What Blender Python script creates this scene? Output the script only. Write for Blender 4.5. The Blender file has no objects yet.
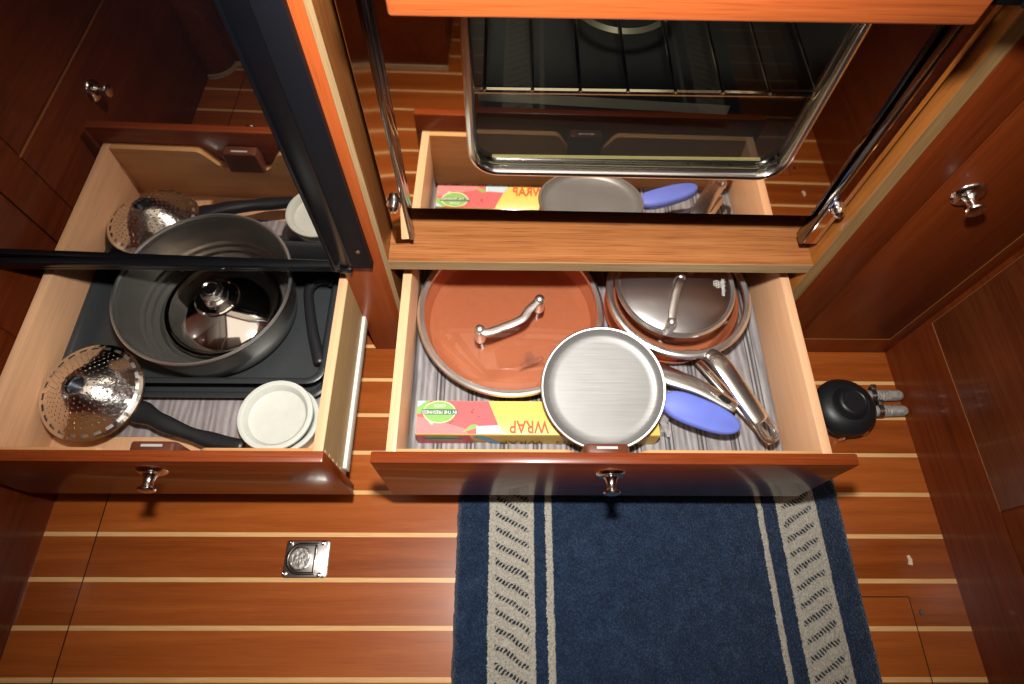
# Boat galley: two pulled-out drawers of pots under an oven and a glass-fronted appliance, teak-and-holly sole, navy rug.
import bpy, bmesh, math, random
from mathutils import Vector, Matrix
random.seed(7)
S = 0.65                      # working units -> metres
PI = math.pi
sc = bpy.context.scene
COL = sc.collection

# ------------------------------------------------------------------ node helper
class NT:
    def __init__(self, name):
        self.m = bpy.data.materials.new(name); self.m.use_nodes = True
        self.t = self.m.node_tree; self.n = self.t.nodes; self.l = self.t.links
        self.n.clear()
        self.out = self.n.new('ShaderNodeOutputMaterial')
    def _in(self, sock, v):
        if v is None: return
        if hasattr(v, 'is_linked') or isinstance(v, bpy.types.NodeSocket): self.l.new(v, sock)
        else: sock.default_value = v
    def math(self, op, a, b=0.0, c=None, clamp=False):
        n = self.n.new('ShaderNodeMath'); n.operation = op; n.use_clamp = clamp
        self._in(n.inputs[0], a); self._in(n.inputs[1], b)
        if c is not None: self._in(n.inputs[2], c)
        return n.outputs[0]
    def add(self, a, b): return self.math('ADD', a, b)
    def sub(self, a, b): return self.math('SUBTRACT', a, b)
    def mul(self, a, b): return self.math('MULTIPLY', a, b)
    def step(self, a, e, soft):          # smooth 0->1 across e
        n = self.n.new('ShaderNodeMapRange'); n.interpolation_type = 'SMOOTHSTEP'
        self._in(n.inputs['Value'], a); n.inputs['From Min'].default_value = e - soft; n.inputs['From Max'].default_value = e + soft
        return n.outputs[0]
    def band(self, a, lo, hi, soft): return self.mul(self.step(a, lo, soft), self.sub(1.0, self.step(a, hi, soft)))
    def obj(self):
        n = self.n.new('ShaderNodeTexCoord'); return n.outputs['Object']
    def uv(self):
        n = self.n.new('ShaderNodeTexCoord'); return n.outputs['UV']
    def xyz(self, v):
        n = self.n.new('ShaderNodeSeparateXYZ'); self._in(n.inputs[0], v); return n.outputs
    def comb(self, x, y, z):
        n = self.n.new('ShaderNodeCombineXYZ')
        for i, v in enumerate((x, y, z)): self._in(n.inputs[i], v)
        return n.outputs[0]
    def map(self, v, scale=(1, 1, 1), loc=(0, 0, 0), rot=(0, 0, 0)):
        n = self.n.new('ShaderNodeMapping'); self._in(n.inputs['Vector'], v)
        n.inputs['Scale'].default_value = scale; n.inputs['Location'].default_value = loc; n.inputs['Rotation'].default_value = rot
        return n.outputs[0]
    def noise(self, v, scale=5, detail=3, rough=.5, dist=0):
        n = self.n.new('ShaderNodeTexNoise'); self._in(n.inputs['Vector'], v)
        n.inputs['Scale'].default_value = scale; n.inputs['Detail'].default_value = detail
        n.inputs['Roughness'].default_value = rough; n.inputs['Distortion'].default_value = dist
        return n.outputs[0]
    def white(self, w):
        n = self.n.new('ShaderNodeTexWhiteNoise'); n.noise_dimensions = '1D'; self._in(n.inputs['W'], w); return n.outputs['Value']
    def ramp(self, f, stops):
        n = self.n.new('ShaderNodeValToRGB'); self._in(n.inputs[0], f)
        e = n.color_ramp.elements
        while len(e) < len(stops): e.new(.5)
        for el, (p, c) in zip(e, stops): el.position = p; el.color = (*c, 1)
        return n.outputs[0]
    def mix(self, f, a, b, mode='MIX'):
        n = self.n.new('ShaderNodeMix'); n.data_type = 'RGBA'; n.blend_type = mode
        self._in(n.inputs[0], f)
        for i, v in ((6, a), (7, b)):
            if isinstance(v, tuple) and len(v) == 3: v = (*v, 1)
            self._in(n.inputs[i], v)
        return n.outputs[2]
    def bump(self, h, strength=.2, dist=.002):
        n = self.n.new('ShaderNodeBump'); self._in(n.inputs['Height'], h)
        n.inputs['Strength'].default_value = strength; n.inputs['Distance'].default_value = dist
        return n.outputs[0]
    def bsdf(self, color=(.5, .5, .5), rough=.5, metal=0, normal=None, coat=0, coat_rough=.1, spec=.5, sheen=0, trans=0, ior=1.45, sub=0):
        n = self.n.new('ShaderNodeBsdfPrincipled')
        if isinstance(color, tuple): color = (*color[:3], 1)
        self._in(n.inputs['Base Color'], color); self._in(n.inputs['Roughness'], rough); self._in(n.inputs['Metallic'], metal)
        n.inputs['Coat Weight'].default_value = coat; n.inputs['Coat Roughness'].default_value = coat_rough
        n.inputs['Specular IOR Level'].default_value = spec; n.inputs['Sheen Weight'].default_value = sheen
        n.inputs['Transmission Weight'].default_value = trans; n.inputs['IOR'].default_value = ior
        if normal is not None: self.l.new(normal, n.inputs['Normal'])
        self.l.new(n.outputs[0], self.out.inputs[0]); self.p = n
        return n.outputs[0]
    def shader_mix(self, f, a, b):
        n = self.n.new('ShaderNodeMixShader'); self._in(n.inputs[0], f); self.l.new(a, n.inputs[1]); self.l.new(b, n.inputs[2])
        self.l.new(n.outputs[0], self.out.inputs[0]); return n.outputs[0]

def plain(name, color, rough=.5, metal=0, coat=0, bump=0, bscale=60, spec=.5):
    k = NT(name); nrm = None
    nz = k.noise(k.obj(), bscale, 3)
    if bump: nrm = k.bump(nz, bump, .001)
    c = k.mix(nz, tuple(x * .9 for x in color), tuple(min(1, x * 1.08) for x in color))
    k.bsdf(c, rough, metal, nrm, coat, .08, spec)
    return k.m

def wood(name, dark, mid, light, axis='x', rough=.35, coat=.3, coat_rough=.12, seed=0, fine=1.0, figure=1.0, spec=.3, pore=.35):
    k = NT(name); o = k.obj()
    sc_ = {'x': (.10, 1, 1), 'y': (1, .10, 1), 'z': (1, 1, .10)}[axis]
    fs = {'x': (.022, 1, 1), 'y': (1, .022, 1), 'z': (1, 1, .022)}[axis]
    big = k.noise(k.map(o, sc_, (seed * 1.7, seed * .9, seed * .5)), 20 * figure, 3, .5, .35)
    mid_ = k.noise(k.map(o, fs, (seed * .3, seed * 1.1, seed)), 190 * fine, 3, .6)
    fib = k.noise(k.map(o, fs, (seed, seed * 2.1, seed)), 850 * fine, 2, .6)
    f = k.add(k.add(k.mul(big, .38), k.mul(mid_, .34)), k.mul(fib, .28))
    c = k.ramp(f, [(.36, dark), (.5, mid), (.64, light)])
    pr = k.mul(k.sub(1.0, k.step(fib, .36, .06)), pore)
    c = k.mix(pr, c, tuple(x * .6 for x in dark))
    k.bsdf(c, rough, 0, k.bump(fib, .05, .0003), coat * .6, coat_rough, spec)
    return k.m

def steel(name, color=(.62, .61, .59), rough=.25, axis=None, wav=0, wscale=8, amp=.05, var=.15):
    k = NT(name); o = k.obj(); nrm = None; rg = rough
    if axis:
        fs = {'x': (.02, 1, 1), 'y': (1, .02, 1), 'z': (1, 1, .02)}[axis]
        f = k.noise(k.map(o, fs), 500, 2)
        nrm = k.bump(f, amp, .0006); rg = k.add(rough - .06, k.mul(f, .12))
    elif wav:
        nrm = k.bump(k.noise(o, wscale, 2), wav, .004)
    else:
        f = k.noise(o, 40, 3); rg = k.add(rough * (1 - var / 2), k.mul(f, rough * var))
    k.bsdf(color, rg, 1.0, nrm)
    return k.m

def thin_glass(name, tint=(.9, .9, .88), rough=.02, f0=.06, extra=.0):
    k = NT(name)
    tr = k.n.new('ShaderNodeBsdfTransparent'); tr.inputs[0].default_value = (*tint, 1)
    gl = k.n.new('ShaderNodeBsdfGlossy'); gl.inputs['Roughness'].default_value = rough; gl.inputs[0].default_value = (1, 1, 1, 1)
    fr = k.n.new('ShaderNodeFresnel'); fr.inputs[0].default_value = 1.5
    f = k.math('ADD', k.mul(fr.outputs[0], 1.4), extra, clamp=True)
    k.shader_mix(f, tr.outputs[0], gl.outputs[0])
    return k.m

# ------------------------------------------------------------------ mesh helper (all in working units)
class MB:
    def __init__(self): self.bm = bmesh.new(); self.mi = 0
    def face(self, vs, mi=None):
        try:
            f = self.bm.faces.new(vs); f.material_index = self.mi if mi is None else mi; return f
        except ValueError: return None
    def poly(self, pts, mi=None): return self.face([self.bm.verts.new(p) for p in pts], mi)
    def box(self, x0, x1, y0, y1, z0, z1, bev=0.0, seg=2, fn=None):
        b = bmesh.new(); bmesh.ops.create_cube(b, size=1)
        for v in b.verts:
            v.co = Vector(((x0 + x1) / 2 + v.co.x * (x1 - x0), (y0 + y1) / 2 + v.co.y * (y1 - y0), (z0 + z1) / 2 + v.co.z * (z1 - z0)))
        if bev: bmesh.ops.bevel(b, geom=list(b.edges), offset=bev, segments=seg, profile=.5, affect='EDGES')
        self.merge(b, fn); return self
    def merge(self, b, fn=None, mi=None):
        mp = {}
        for v in b.verts:
            c = v.co.copy()
            mp[v] = self.bm.verts.new(fn(c) if fn else c)
        for f in b.faces: self.face([mp[v] for v in f.verts], mi)
        b.free()
    def loft(self, loops, cap0=True, cap1=True, closed=False, mi=None):
        R = [[self.bm.verts.new(p) for p in L] for L in loops]
        n = len(R[0]); m = len(R)
        for i in range(m if closed else m - 1):
            A, B = R[i], R[(i + 1) % m]
            for j in range(n): self.face([A[j], A[(j + 1) % n], B[(j + 1) % n], B[j]], mi)
        if not closed:
            if cap0: self.face(R[0][::-1], mi)
            if cap1: self.face(R[-1], mi)
        return R
    def lathe(self, prof, c=(0, 0, 0), n=64, axis='z', mi=None, skip=None):
        cx, cy, cz = c; rings = []
        for r, h in prof:
            if r < 1e-6: rings.append([self.bm.verts.new((cx, cy, cz + h) if axis == 'z' else (cx, cy + h, cz))])
            else:
                L = []
                for i in range(n):
                    a = 2 * PI * i / n
                    L.append(self.bm.verts.new((cx + r * math.cos(a), cy + r * math.sin(a), cz + h) if axis == 'z' else (cx + r * math.cos(a), cy + h, cz - r * math.sin(a)) if axis == 'y' else (cx + h, cy + r * math.cos(a), cz + r * math.sin(a))))
                rings.append(L)
        for k in range(len(rings) - 1):
            A, B = rings[k], rings[k + 1]
            if len(A) == 1 and len(B) == 1: continue
            for i in range(n):
                if skip and skip(k, i): continue
                j = (i + 1) % n
                if len(A) == 1: self.face([A[0], B[j], B[i]], mi)
                elif len(B) == 1: self.face([A[i], A[j], B[0]], mi)
                else: self.face([A[i], A[j], B[j], B[i]], mi)
        return self
    def sweep(self, pts, rad, n=12, up=(0, 0, 1), closed=False, square=1.0, round_ends=True):
        P = [Vector(p) for p in pts]; m = len(P); up = Vector(up); loops = []
        if not isinstance(rad, list): rad = [rad] * m
        rad = [(r, r) if not isinstance(r, tuple) else r for r in rad]
        T = []
        for i in range(m):
            if closed: t = P[(i + 1) % m] - P[i - 1]
            else: t = P[min(i + 1, m - 1)] - P[max(i - 1, 0)]
            T.append(t.normalized())
        def ring(p, t, r):
            s = t.cross(up)
            if s.length < 1e-4: s = t.cross(Vector((1, 0, 0)))
            s.normalize(); u = s.cross(t).normalized(); L = []
            for k in range(n):
                a = 2 * PI * k / n; c_, s_ = math.cos(a), math.sin(a)
                e = 2 / (2 * square) if square != 1 else 1
                cc = math.copysign(abs(c_) ** e, c_); ss = math.copysign(abs(s_) ** e, s_)
                L.append(p + s * cc * r[0] + u * ss * r[1])
            return L
        if not closed and round_ends:
            r = rad[0]; q = min(r)
            for f in (.35, .75): loops.append(ring(P[0] - T[0] * q * (1 - f) * .9, T[0], (r[0] * math.sqrt(1 - (1 - f) ** 2), r[1] * math.sqrt(1 - (1 - f) ** 2))))
        for i in range(m): loops.append(ring(P[i], T[i], rad[i]))
        if not closed and round_ends:
            r = rad[-1]; q = min(r)
            for f in (.75, .35): loops.append(ring(P[-1] + T[-1] * q * (1 - f) * .9, T[-1], (r[0] * math.sqrt(1 - (1 - f) ** 2), r[1] * math.sqrt(1 - (1 - f) ** 2))))
        self.loft(loops, closed=closed); return self
    def prism(self, pts2, a0, a1, plane='xz'):
        def mk(p, a): return (p[0], a, p[1]) if plane == 'xz' else (p[0], p[1], a) if plane == 'xy' else (a, p[0], p[1])
        self.loft([[mk(p, a0) for p in pts2], [mk(p, a1) for p in pts2]]); return self
    def text(self, s, size, M, mi=None, extrude=0.0, off=0.0):
        cu = bpy.data.curves.new('t', 'FONT'); cu.body = s; cu.size = size; cu.align_x = 'CENTER'; cu.align_y = 'CENTER'; cu.extrude = extrude; cu.offset = off; cu.resolution_u = 3
        ob = bpy.data.objects.new('t', cu); COL.objects.link(ob)
        bpy.context.view_layer.update()
        me = bpy.data.meshes.new_from_object(ob.evaluated_get(bpy.context.evaluated_depsgraph_get()))
        b = bmesh.new(); b.from_mesh(me); self.merge(b, lambda c: M @ c, mi)
        bpy.data.objects.remove(ob); bpy.data.curves.remove(cu); bpy.data.meshes.remove(me); return self

def rr(cx, cy, hx, hy, r, z, n=6):
    L = []
    for (sx, sy, a0) in ((1, 1, 0), (-1, 1, PI / 2), (-1, -1, PI), (1, -1, 1.5 * PI)):
        for k in range(n + 1):
            a = a0 + (PI / 2) * k / n
            L.append((cx + sx * (hx - r) + r * math.cos(a), cy + sy * (hy - r) + r * math.sin(a), z))
    return L

def spl(pts, k=8):           # catmull-rom through points
    P = [Vector(p) for p in pts]; P = [2 * P[0] - P[1]] + P + [2 * P[-1] - P[-2]]; out = []
    for i in range(1, len(P) - 2):
        for j in range(k):
            t = j / k; a, b, c, d = P[i - 1], P[i], P[i + 1], P[i + 2]
            out.append(.5 * ((2 * b) + (-a + c) * t + (2 * a - 5 * b + 4 * c - d) * t * t + (-a + 3 * b - 3 * c + d) * t ** 3))
    out.append(P[-2]); return out

ORI = {}
def thing(name, label, cat, loc, group=None):
    o = bpy.data.objects.new(name, None); COL.objects.link(o); o.empty_display_size = .02
    o.location = Vector(loc) * S; ORI[o.name] = Vector(loc); o['label'] = label; o['category'] = cat
    if group: o['group'] = group
    return o
def put(name, mb, mats, parent=None, label=None, cat=None, group=None, kind=None, smooth=35, org=None):
    bm = mb.bm
    bmesh.ops.remove_doubles(bm, verts=bm.verts, dist=1e-6)
    bmesh.ops.recalc_face_normals(bm, faces=bm.faces)
    o0 = ORI[parent.name] if parent else Vector(org or (0, 0, 0))
    for v in bm.verts: v.co = (v.co - o0) * S
    me = bpy.data.meshes.new(name); bm.to_mesh(me); bm.free()
    for m in (mats if isinstance(mats, (list, tuple)) else [mats]): me.materials.append(m)
    if smooth:
        me.shade_smooth(); me.set_sharp_from_angle(angle=math.radians(smooth))
    o = bpy.data.objects.new(name, me); COL.objects.link(o)
    if parent: o.parent = parent; ORI[o.name] = o0
    else: o.location = o0 * S; ORI[o.name] = o0
    if label: o['label'] = label
    if cat: o['category'] = cat
    if group: o['group'] = group
    if kind: o['kind'] = kind
    return o

# ------------------------------------------------------------------ materials
M_red = wood('mahogany_red', (.105, .017, .0035), (.165, .029, .0055), (.215, .044, .009), 'z', .34, .25, .25, 1)
M_redx = wood('mahogany_front', (.125, .019, .004), (.19, .034, .007), (.25, .054, .012), 'x', .32, .5, .10, 2)
M_redy = wood('mahogany_wall', (.095, .015, .003), (.15, .026, .005), (.20, .040, .008), 'y', .32, .3, .09, 3)
M_redl = wood('mahogany_dark', (.078, .014, .004), (.13, .023, .005), (.18, .035, .008), 'y', .35, .3, .1, 4)
M_post = wood('cherry_post', (.26, .048, .010), (.32, .064, .014), (.38, .086, .020), 'z', .38, .2, .15, 5)
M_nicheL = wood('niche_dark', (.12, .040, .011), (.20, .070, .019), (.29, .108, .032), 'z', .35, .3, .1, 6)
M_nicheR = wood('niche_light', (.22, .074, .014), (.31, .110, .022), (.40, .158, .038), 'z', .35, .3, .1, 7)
M_ledge = wood('teak_ledge', (.17, .052, .015), (.28, .098, .030), (.38, .155, .053), 'x', .42, .15, .15, 8, .9, 1, .3, .55)
M_ply = wood('plywood_edge', (.20, .125, .055), (.29, .19, .09), (.37, .25, .125), 'z', .6, 0, .2, 9)
M_box = wood('maple_box', (.62, .335, .180), (.68, .385, .212), (.74, .440, .25), 'y', .45, .15, .15, 10, .8, .6, .3, .1)
M_boxx = wood('maple_box_x', (.46, .225, .085), (.54, .275, .11), (.60, .325, .14), 'x', .45, .15, .15, 11, .8, .6, .3, .1)
M_olive = wood('drawer_outside', (.36, .235, .105), (.44, .30, .14), (.52, .36, .175), 'y', .5, .1, .2, 12)
M_rail = wood('rail_wood', (.20, .042, .010), (.26, .058, .014), (.32, .082, .022), 'x', .35, .3, .15, 13)
M_chrome = steel('chrome', (.88, .87, .85), .14)
M_steel = steel('satin_steel', (.84, .82, .79), .36)
k = NT('disc_steel'); o_ = k.obj()
g1 = k.noise(k.map(o_, (.03, 1, 1), (0, 0, 0), (0, 0, .75)), 420, 2); g2 = k.noise(k.map(o_, (.05, 1, 1), (0, 0, 0), (0, 0, -.5)), 300, 2); g3 = k.noise(o_, 14, 2)
k.bsdf(k.mix(k.add(k.mul(g3, .6), k.mul(g1, .4)), (.13, .128, .124), (.27, .267, .26)), k.add(.36, k.mul(g1, .14)), .42, k.bump(k.add(g1, g2), .14, .0006)); M_disc = k.m
k = NT('pot_steel'); g1 = k.noise(k.map(k.obj(), (1, 1, .04)), 300, 2)
k.bsdf((.48, .45, .41), k.add(.17, k.mul(g1, .07)), .90); M_potin = k.m
M_mirror = steel('polished_oven_door', (.86, .77, .68), .03, wav=.05, wscale=5)
M_strip = steel('polished_strip', (.84, .76, .68), .05, wav=.012, wscale=7)
M_hammer = steel('strainer_steel', (.70, .68, .65), .13, wav=.5, wscale=160)
M_black = plain('black_plastic', (.012, .012, .014), .38, 0, 0, .15, 200)
M_frame = plain('black_enamel', (.003, .0035, .005), .25, 0, 0, 0, 60, .3)
M_navy = plain('matte_navy_plate', (.003, .0038, .0065), .6, 0, 0, .1, 150, .25)
M_white = plain('white_plastic', (.53, .54, .485), .45)
M_slide = plain('slide_white', (.80, .76, .66), .5)
M_catch = plain('brown_plastic', (.11, .030, .014), .35, 0, .2)
M_copper = plain('copper_ceramic', (.46, .145, .066), .4, .1, .1, .05, 120)
M_copperout = plain('copper_enamel', (.40, .075, .025), .3, .2, .4)
M_blue = plain('blue_silicone', (.13, .175, .60), .55)
M_dark = plain('dark_void', (.006, .005, .004), .9)
M_tray = plain('nonstick_grey', (.045, .050, .052), .36, .3, 0, .1, 200)
M_hose = None
M_gasket = plain('black_gasket', (.002, .002, .002), .8, 0, 0, 0, 60, .1)
M_grey = plain('light_grey', (.42, .42, .40), .5)

def floor_mat():
    k = NT('teak_holly_sole'); o = k.obj(); x, y, z = k.xyz(o)
    s = .08805 * S; y0 = -.08085 * S
    t = k.math('DIVIDE', k.sub(y0, y), s)
    fr = k.math('FRACT', k.add(t, .5)); d = k.math('ABSOLUTE', k.sub(fr, .5))
    strip = k.sub(1.0, k.step(d, .050, .006))
    pl = k.math('FLOOR', t)
    left = k.sub(1.0, k.step(x, -.834 * S, .0003))
    right = k.mul(k.step(x, .834 * S, .0003), k.sub(1.0, k.step(y, -.551 * S, .0003)))
    reg = k.add(k.mul(left, 7.0), k.mul(right, 13.0))
    w = k.white(k.add(pl, reg))
    v = k.comb(k.add(x, k.mul(w, 3.0)), y, z)
    big = k.noise(k.map(v, (.05, 1, 1)), 60, 4, .6, .5)
    fib = k.noise(k.map(v, (.03, 1, 1)), 700, 2, .6)
    f = k.add(k.add(k.mul(big, .5), k.mul(fib, .3)), k.mul(w, .2))
    c = k.ramp(f, [(.30, (.20, .042, .006)), (.5, (.30, .070, .0115)), (.70, (.40, .105, .019))])
    hol = k.ramp(fib, [(.3, (.62, .34, .13)), (.7, (.76, .47, .21))])
    c = k.mix(strip, c, hol)
    lines = k.math('MAXIMUM', k.band(x, -.8345 * S, -.832 * S, .0003), k.mul(k.band(x, .832 * S, .834 * S, .0003), k.sub(1.0, k.step(y, -.551 * S, .0003))))
    lines = k.math('MAXIMUM', lines, k.mul(k.mul(k.band(y, -.552 * S, -.55 * S, .0003), k.step(x, .735 * S, .001)), k.sub(1.0, k.step(x, .834 * S, .0003))))
    c = k.mix(lines, c, (.02, .008, .004))
    k.bsdf(c, k.add(.26, k.mul(big, .14)), 0, k.bump(fib, .05, .0004), .22, .14, .25)
    return k.m
M_floor = floor_mat()

def rug_mat():
    k = NT('navy_rug'); o = k.obj(); x, y, z = k.xyz(o)
    n = k.noise(o, 420, 2, .6); n2 = k.noise(o, 60, 3)
    xw = k.add(k.add(x, k.mul(k.sub(n, .5), .0045)), k.mul(k.sub(n2, .5), .004))
    u = lambda a: a * S
    e = .0007
    bl = k.band(xw, u(-.019), u(.074), e); br = k.band(xw, u(.592), u(.679), e)
    th = k.add(k.band(xw, u(.098), u(.112), e), k.band(xw, u(.550), u(.562), e))
    band = k.add(bl, br)
    # slanted rows of dark tufts inside the wide bands
    sgn = k.sub(k.mul(k.step(x, u(.32), .01), 2.0), 1.0)
    xl = k.math('MULTIPLY', k.sub(x, u(.32)), sgn)
    q = k.sub(y, k.mul(xl, .55))
    row = k.math('ABSOLUTE', k.sub(k.math('FRACT', k.add(k.math('DIVIDE', q, .0205), k.mul(k.sub(n2, .5), .55))), .5))
    inrow = k.step(k.add(row, k.mul(k.sub(n, .5), .35)), .335, .06)
    dash = k.math('FRACT', k.math('DIVIDE', k.add(xl, k.mul(y, .9)), .0062))
    tuft = k.mul(inrow, k.step(k.add(dash, k.mul(k.sub(n, .5), 1.6)), .40, .10))
    core = k.add(k.band(xw, u(-.005), u(.062), .001), k.band(xw, u(.603), u(.667), .001))
    tuft = k.mul(tuft, core)
    navy = k.ramp(k.add(k.mul(n, .7), k.mul(n2, .3)), [(.3, (.004, .008, .020)), (.5, (.009, .021, .050)), (.7, (.028, .052, .100))])
    crm = k.ramp(n, [(.3, (.26, .235, .19)), (.7, (.48, .45, .385))])
    lite = k.math('MINIMUM', k.add(band, th), 1.0)
    c = k.mix(lite, navy, crm)
    c = k.mix(tuft, c, (.016, .022, .035))
    k.bsdf(c, .95, 0, k.bump(k.add(k.mul(n, .7), k.mul(n2, .6)), 1.0, .004), 0, .1, .1, .3)
    return k.m
M_rug = rug_mat()

def liner_mat(name, a, b, c3, planks):
    k = NT(name); o = k.obj(); x, y, z = k.xyz(o)
    g = k.noise(k.map(o, (1, .10, 1)), 120, 4, .65, 1.2); w = k.noise(k.map(o, (1, .35, 1)), 26, 2, .5, 2.2)
    wv = k.n.new('ShaderNodeTexWave'); k.l.new(k.map(o, (1, .22, 1)), wv.inputs['Vector'])
    wv.inputs['Scale'].default_value = 34; wv.inputs['Distortion'].default_value = 11; wv.inputs['Detail'].default_value = 2; wv.inputs['Detail Scale'].default_value = .6
    f = k.add(k.add(k.mul(g, .55), k.mul(w, .22)), k.mul(wv.outputs[1] if len(wv.outputs) > 1 else wv.outputs[0], .20))
    c = k.ramp(f, [(.30, a), (.5, b), (.72, c3)])
    if planks:
        t = k.math('FRACT', k.math('DIVIDE', k.add(x, .003), .066 * S)); d = k.math('ABSOLUTE', k.sub(t, .5))
        ln = k.add(k.sub(1.0, k.step(d, .035, .012)), k.band(d, .10, .14, .01))
        c = k.mix(k.mul(k.math('MINIMUM', ln, 1.0), .92), c, tuple(q * .16 for q in a))
    wz = k.noise(k.map(o, (1, 1, 1)), 700, 1)
    c = k.mix(k.mul(wz, .45), c, tuple(q * .5 for q in b))
    k.bsdf(c, .7, 0, k.bump(wz, .3, .0006))
    return k.m
M_linerR = liner_mat('liner_barnwood', (.13, .115, .118), (.27, .25, .255), (.45, .43, .435), True)
M_linerL = liner_mat('liner_weave', (.18, .14, .135), (.30, .26, .26), (.46, .42, .43), False)

def black_glass():
    k = NT('black_mirror_glass')
    d = k.n.new('ShaderNodeBsdfDiffuse'); d.inputs[0].default_value = (.004, .004, .005, 1)
    g = k.n.new('ShaderNodeBsdfGlossy'); g.inputs['Roughness'].default_value = .015; g.inputs[0].default_value = (.92, .86, .80, 1)
    k.shader_mix(k.add(.62, k.mul(k.noise(k.obj(), 3, 2), .04)), d.outputs[0], g.outputs[0]); return k.m
M_bglass = black_glass()

def window_glass():
    k = NT('oven_window_glass')
    tr = k.n.new('ShaderNodeBsdfTransparent'); tr.inputs[0].default_value = (.80, .78, .66, 1)
    g = k.n.new('ShaderNodeBsdfGlossy'); g.inputs['Roughness'].default_value = .02; g.inputs[0].default_value = (.95, .9, .85, 1)
    k.shader_mix(.10, tr.outputs[0], g.outputs[0]); return k.m
M_wglass = window_glass()
M_lidglass = thin_glass('lid_glass', (.93, .92, .90), .03)
M_smoke = thin_glass('lid_glass_smoky', (.40, .37, .31), .32, extra=.34)

def perforated(name, base):
    k = NT(name); o = k.obj(); x, y, z = k.xyz(o)
    r = k.math('SQRT', k.add(k.mul(x, x), k.mul(y, y))); a = k.math('ARCTAN2', y, x)
    ringw = .0046
    ri = k.math('FLOOR', k.math('DIVIDE', r, ringw)); rf = k.sub(k.math('FRACT', k.math('DIVIDE', r, ringw)), .5)
    cnt = k.math('FLOOR', k.mul(k.add(ri, .5), 4.2))
    aa = k.sub(k.math('FRACT', k.add(k.mul(k.math('DIVIDE', a, 2 * PI), cnt), k.mul(ri, .37))), .5)
    dx = k.mul(aa, k.math('DIVIDE', k.mul(r, 2 * PI), k.math('MAXIMUM', cnt, 1.0))); dy = k.mul(rf, ringw)
    d = k.math('SQRT', k.add(k.mul(dx, dx), k.mul(dy, dy)))
    hole = k.mul(k.sub(1.0, k.step(d, .00075, .0002)), k.sub(1.0, k.step(r, .050, .0005)))
    c = k.mix(hole, base, (.006, .006, .006))
    wv = k.noise(o, 90, 3)
    k.bsdf(c, k.add(.14, k.mul(hole, .6)), k.sub(1.0, hole), k.bump(k.sub(k.mul(wv, .9), k.mul(hole, .9)), .6, .0016))
    return k.m
M_perf = perforated('perforated_steel', (.74, .72, .69))
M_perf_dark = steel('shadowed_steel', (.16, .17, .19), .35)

# ------------------------------------------------------------------ the setting
XL, XR = -.938, .9415
YB, ZC = -2.3, 3.0
put('floor', MB().box(-1.3, 1.3, -2.6, .9, -.05, 0), M_floor, kind='structure', smooth=0)
w = MB(); w.box(XL - .25, XL - .004, -.93, .9, 0, ZC); w.box(XL - .004, XL, -.105, .3, .0, ZC); w.box(XL - .004, XL, -.2, -.115, .0, ZC)
put('wall_left', w, M_redl, kind='structure', smooth=0)
d2 = MB().box(XL - .004, XL, -.785, -.203, .012, .412, .0015)
d2o = put('door_2', d2, M_redl, kind='structure', smooth=30)
put('door_4', MB().box(XL - .004, XL, -.785, -.203, .420, 1.6, .0015), M_redl, kind='structure', smooth=30)

wr = MB(); wr.box(XR, XR + .004, -2.3, .0, 0, .1715); wr.box(XR + .004, XR + .3, -2.6, .9, 0, ZC)
wr.box(XR, XR + .004, -.010, 0, .1715, ZC)
put('wall_right', wr, M_redy, kind='structure', smooth=0)
put('door_1', MB().box(XR + .0002, XR + .0042, -.415, -.0125, .1745, 1.5, .0012), wood('door_panel', (.08, .017, .006), (.145, .032, .009), (.20, .050, .014), 'y', .32, .35, .1, 21), kind='structure', smooth=30)
put('door_3', MB().box(XR + .0002, XR + .0042, -1.2, -.4195, .1745, 1.5, .0012), M_redy, kind='structure', smooth=30)
put('wall_back', MB().box(-1.3, 1.3, YB - .1, YB, 0, ZC), M_redl, kind='structure', smooth=0)
put('ceiling', MB().box(-1.3, 1.3, YB - .1, .9, ZC, ZC + .05), plain('ceiling_panel', (.45, .42, .37), .7), kind='structure', smooth=0)
# rounded end of the lockers behind the camera, with a pale edge at the sole
def lock(z0, z1, g):
    pts = [(XL, -.918 + g)]
    for k in range(9):
        a = PI / 2 * k / 8
        pts.append((XL + .004 + (.066 + g * .2) * math.sin(a), -.918 + g - .063 * (1 - math.cos(a))))
    pts += [(-.2, -.981 + g), (-.2, -1.6), (XL, -1.6)]
    return MB().prism(pts, z0, z1, 'xy')
put('wall_back_locker', lock(.014, 2.6, 0), M_redl, kind='structure', smooth=30)
put('trim_1', lock(0, .014, .005), plain('pale_trim', (.52, .43, .28), .5), kind='structure', smooth=30)

# ------------------------------------------------------------------ cabinet
cab = thing('galley_cabinet', 'varnished red wooden galley cabinet with two open drawers below the oven', 'cabinet', (0, .0, 0))
b = MB().box(-.300, -.2185, 0, .018, 0, 1.6, .001)

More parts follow.
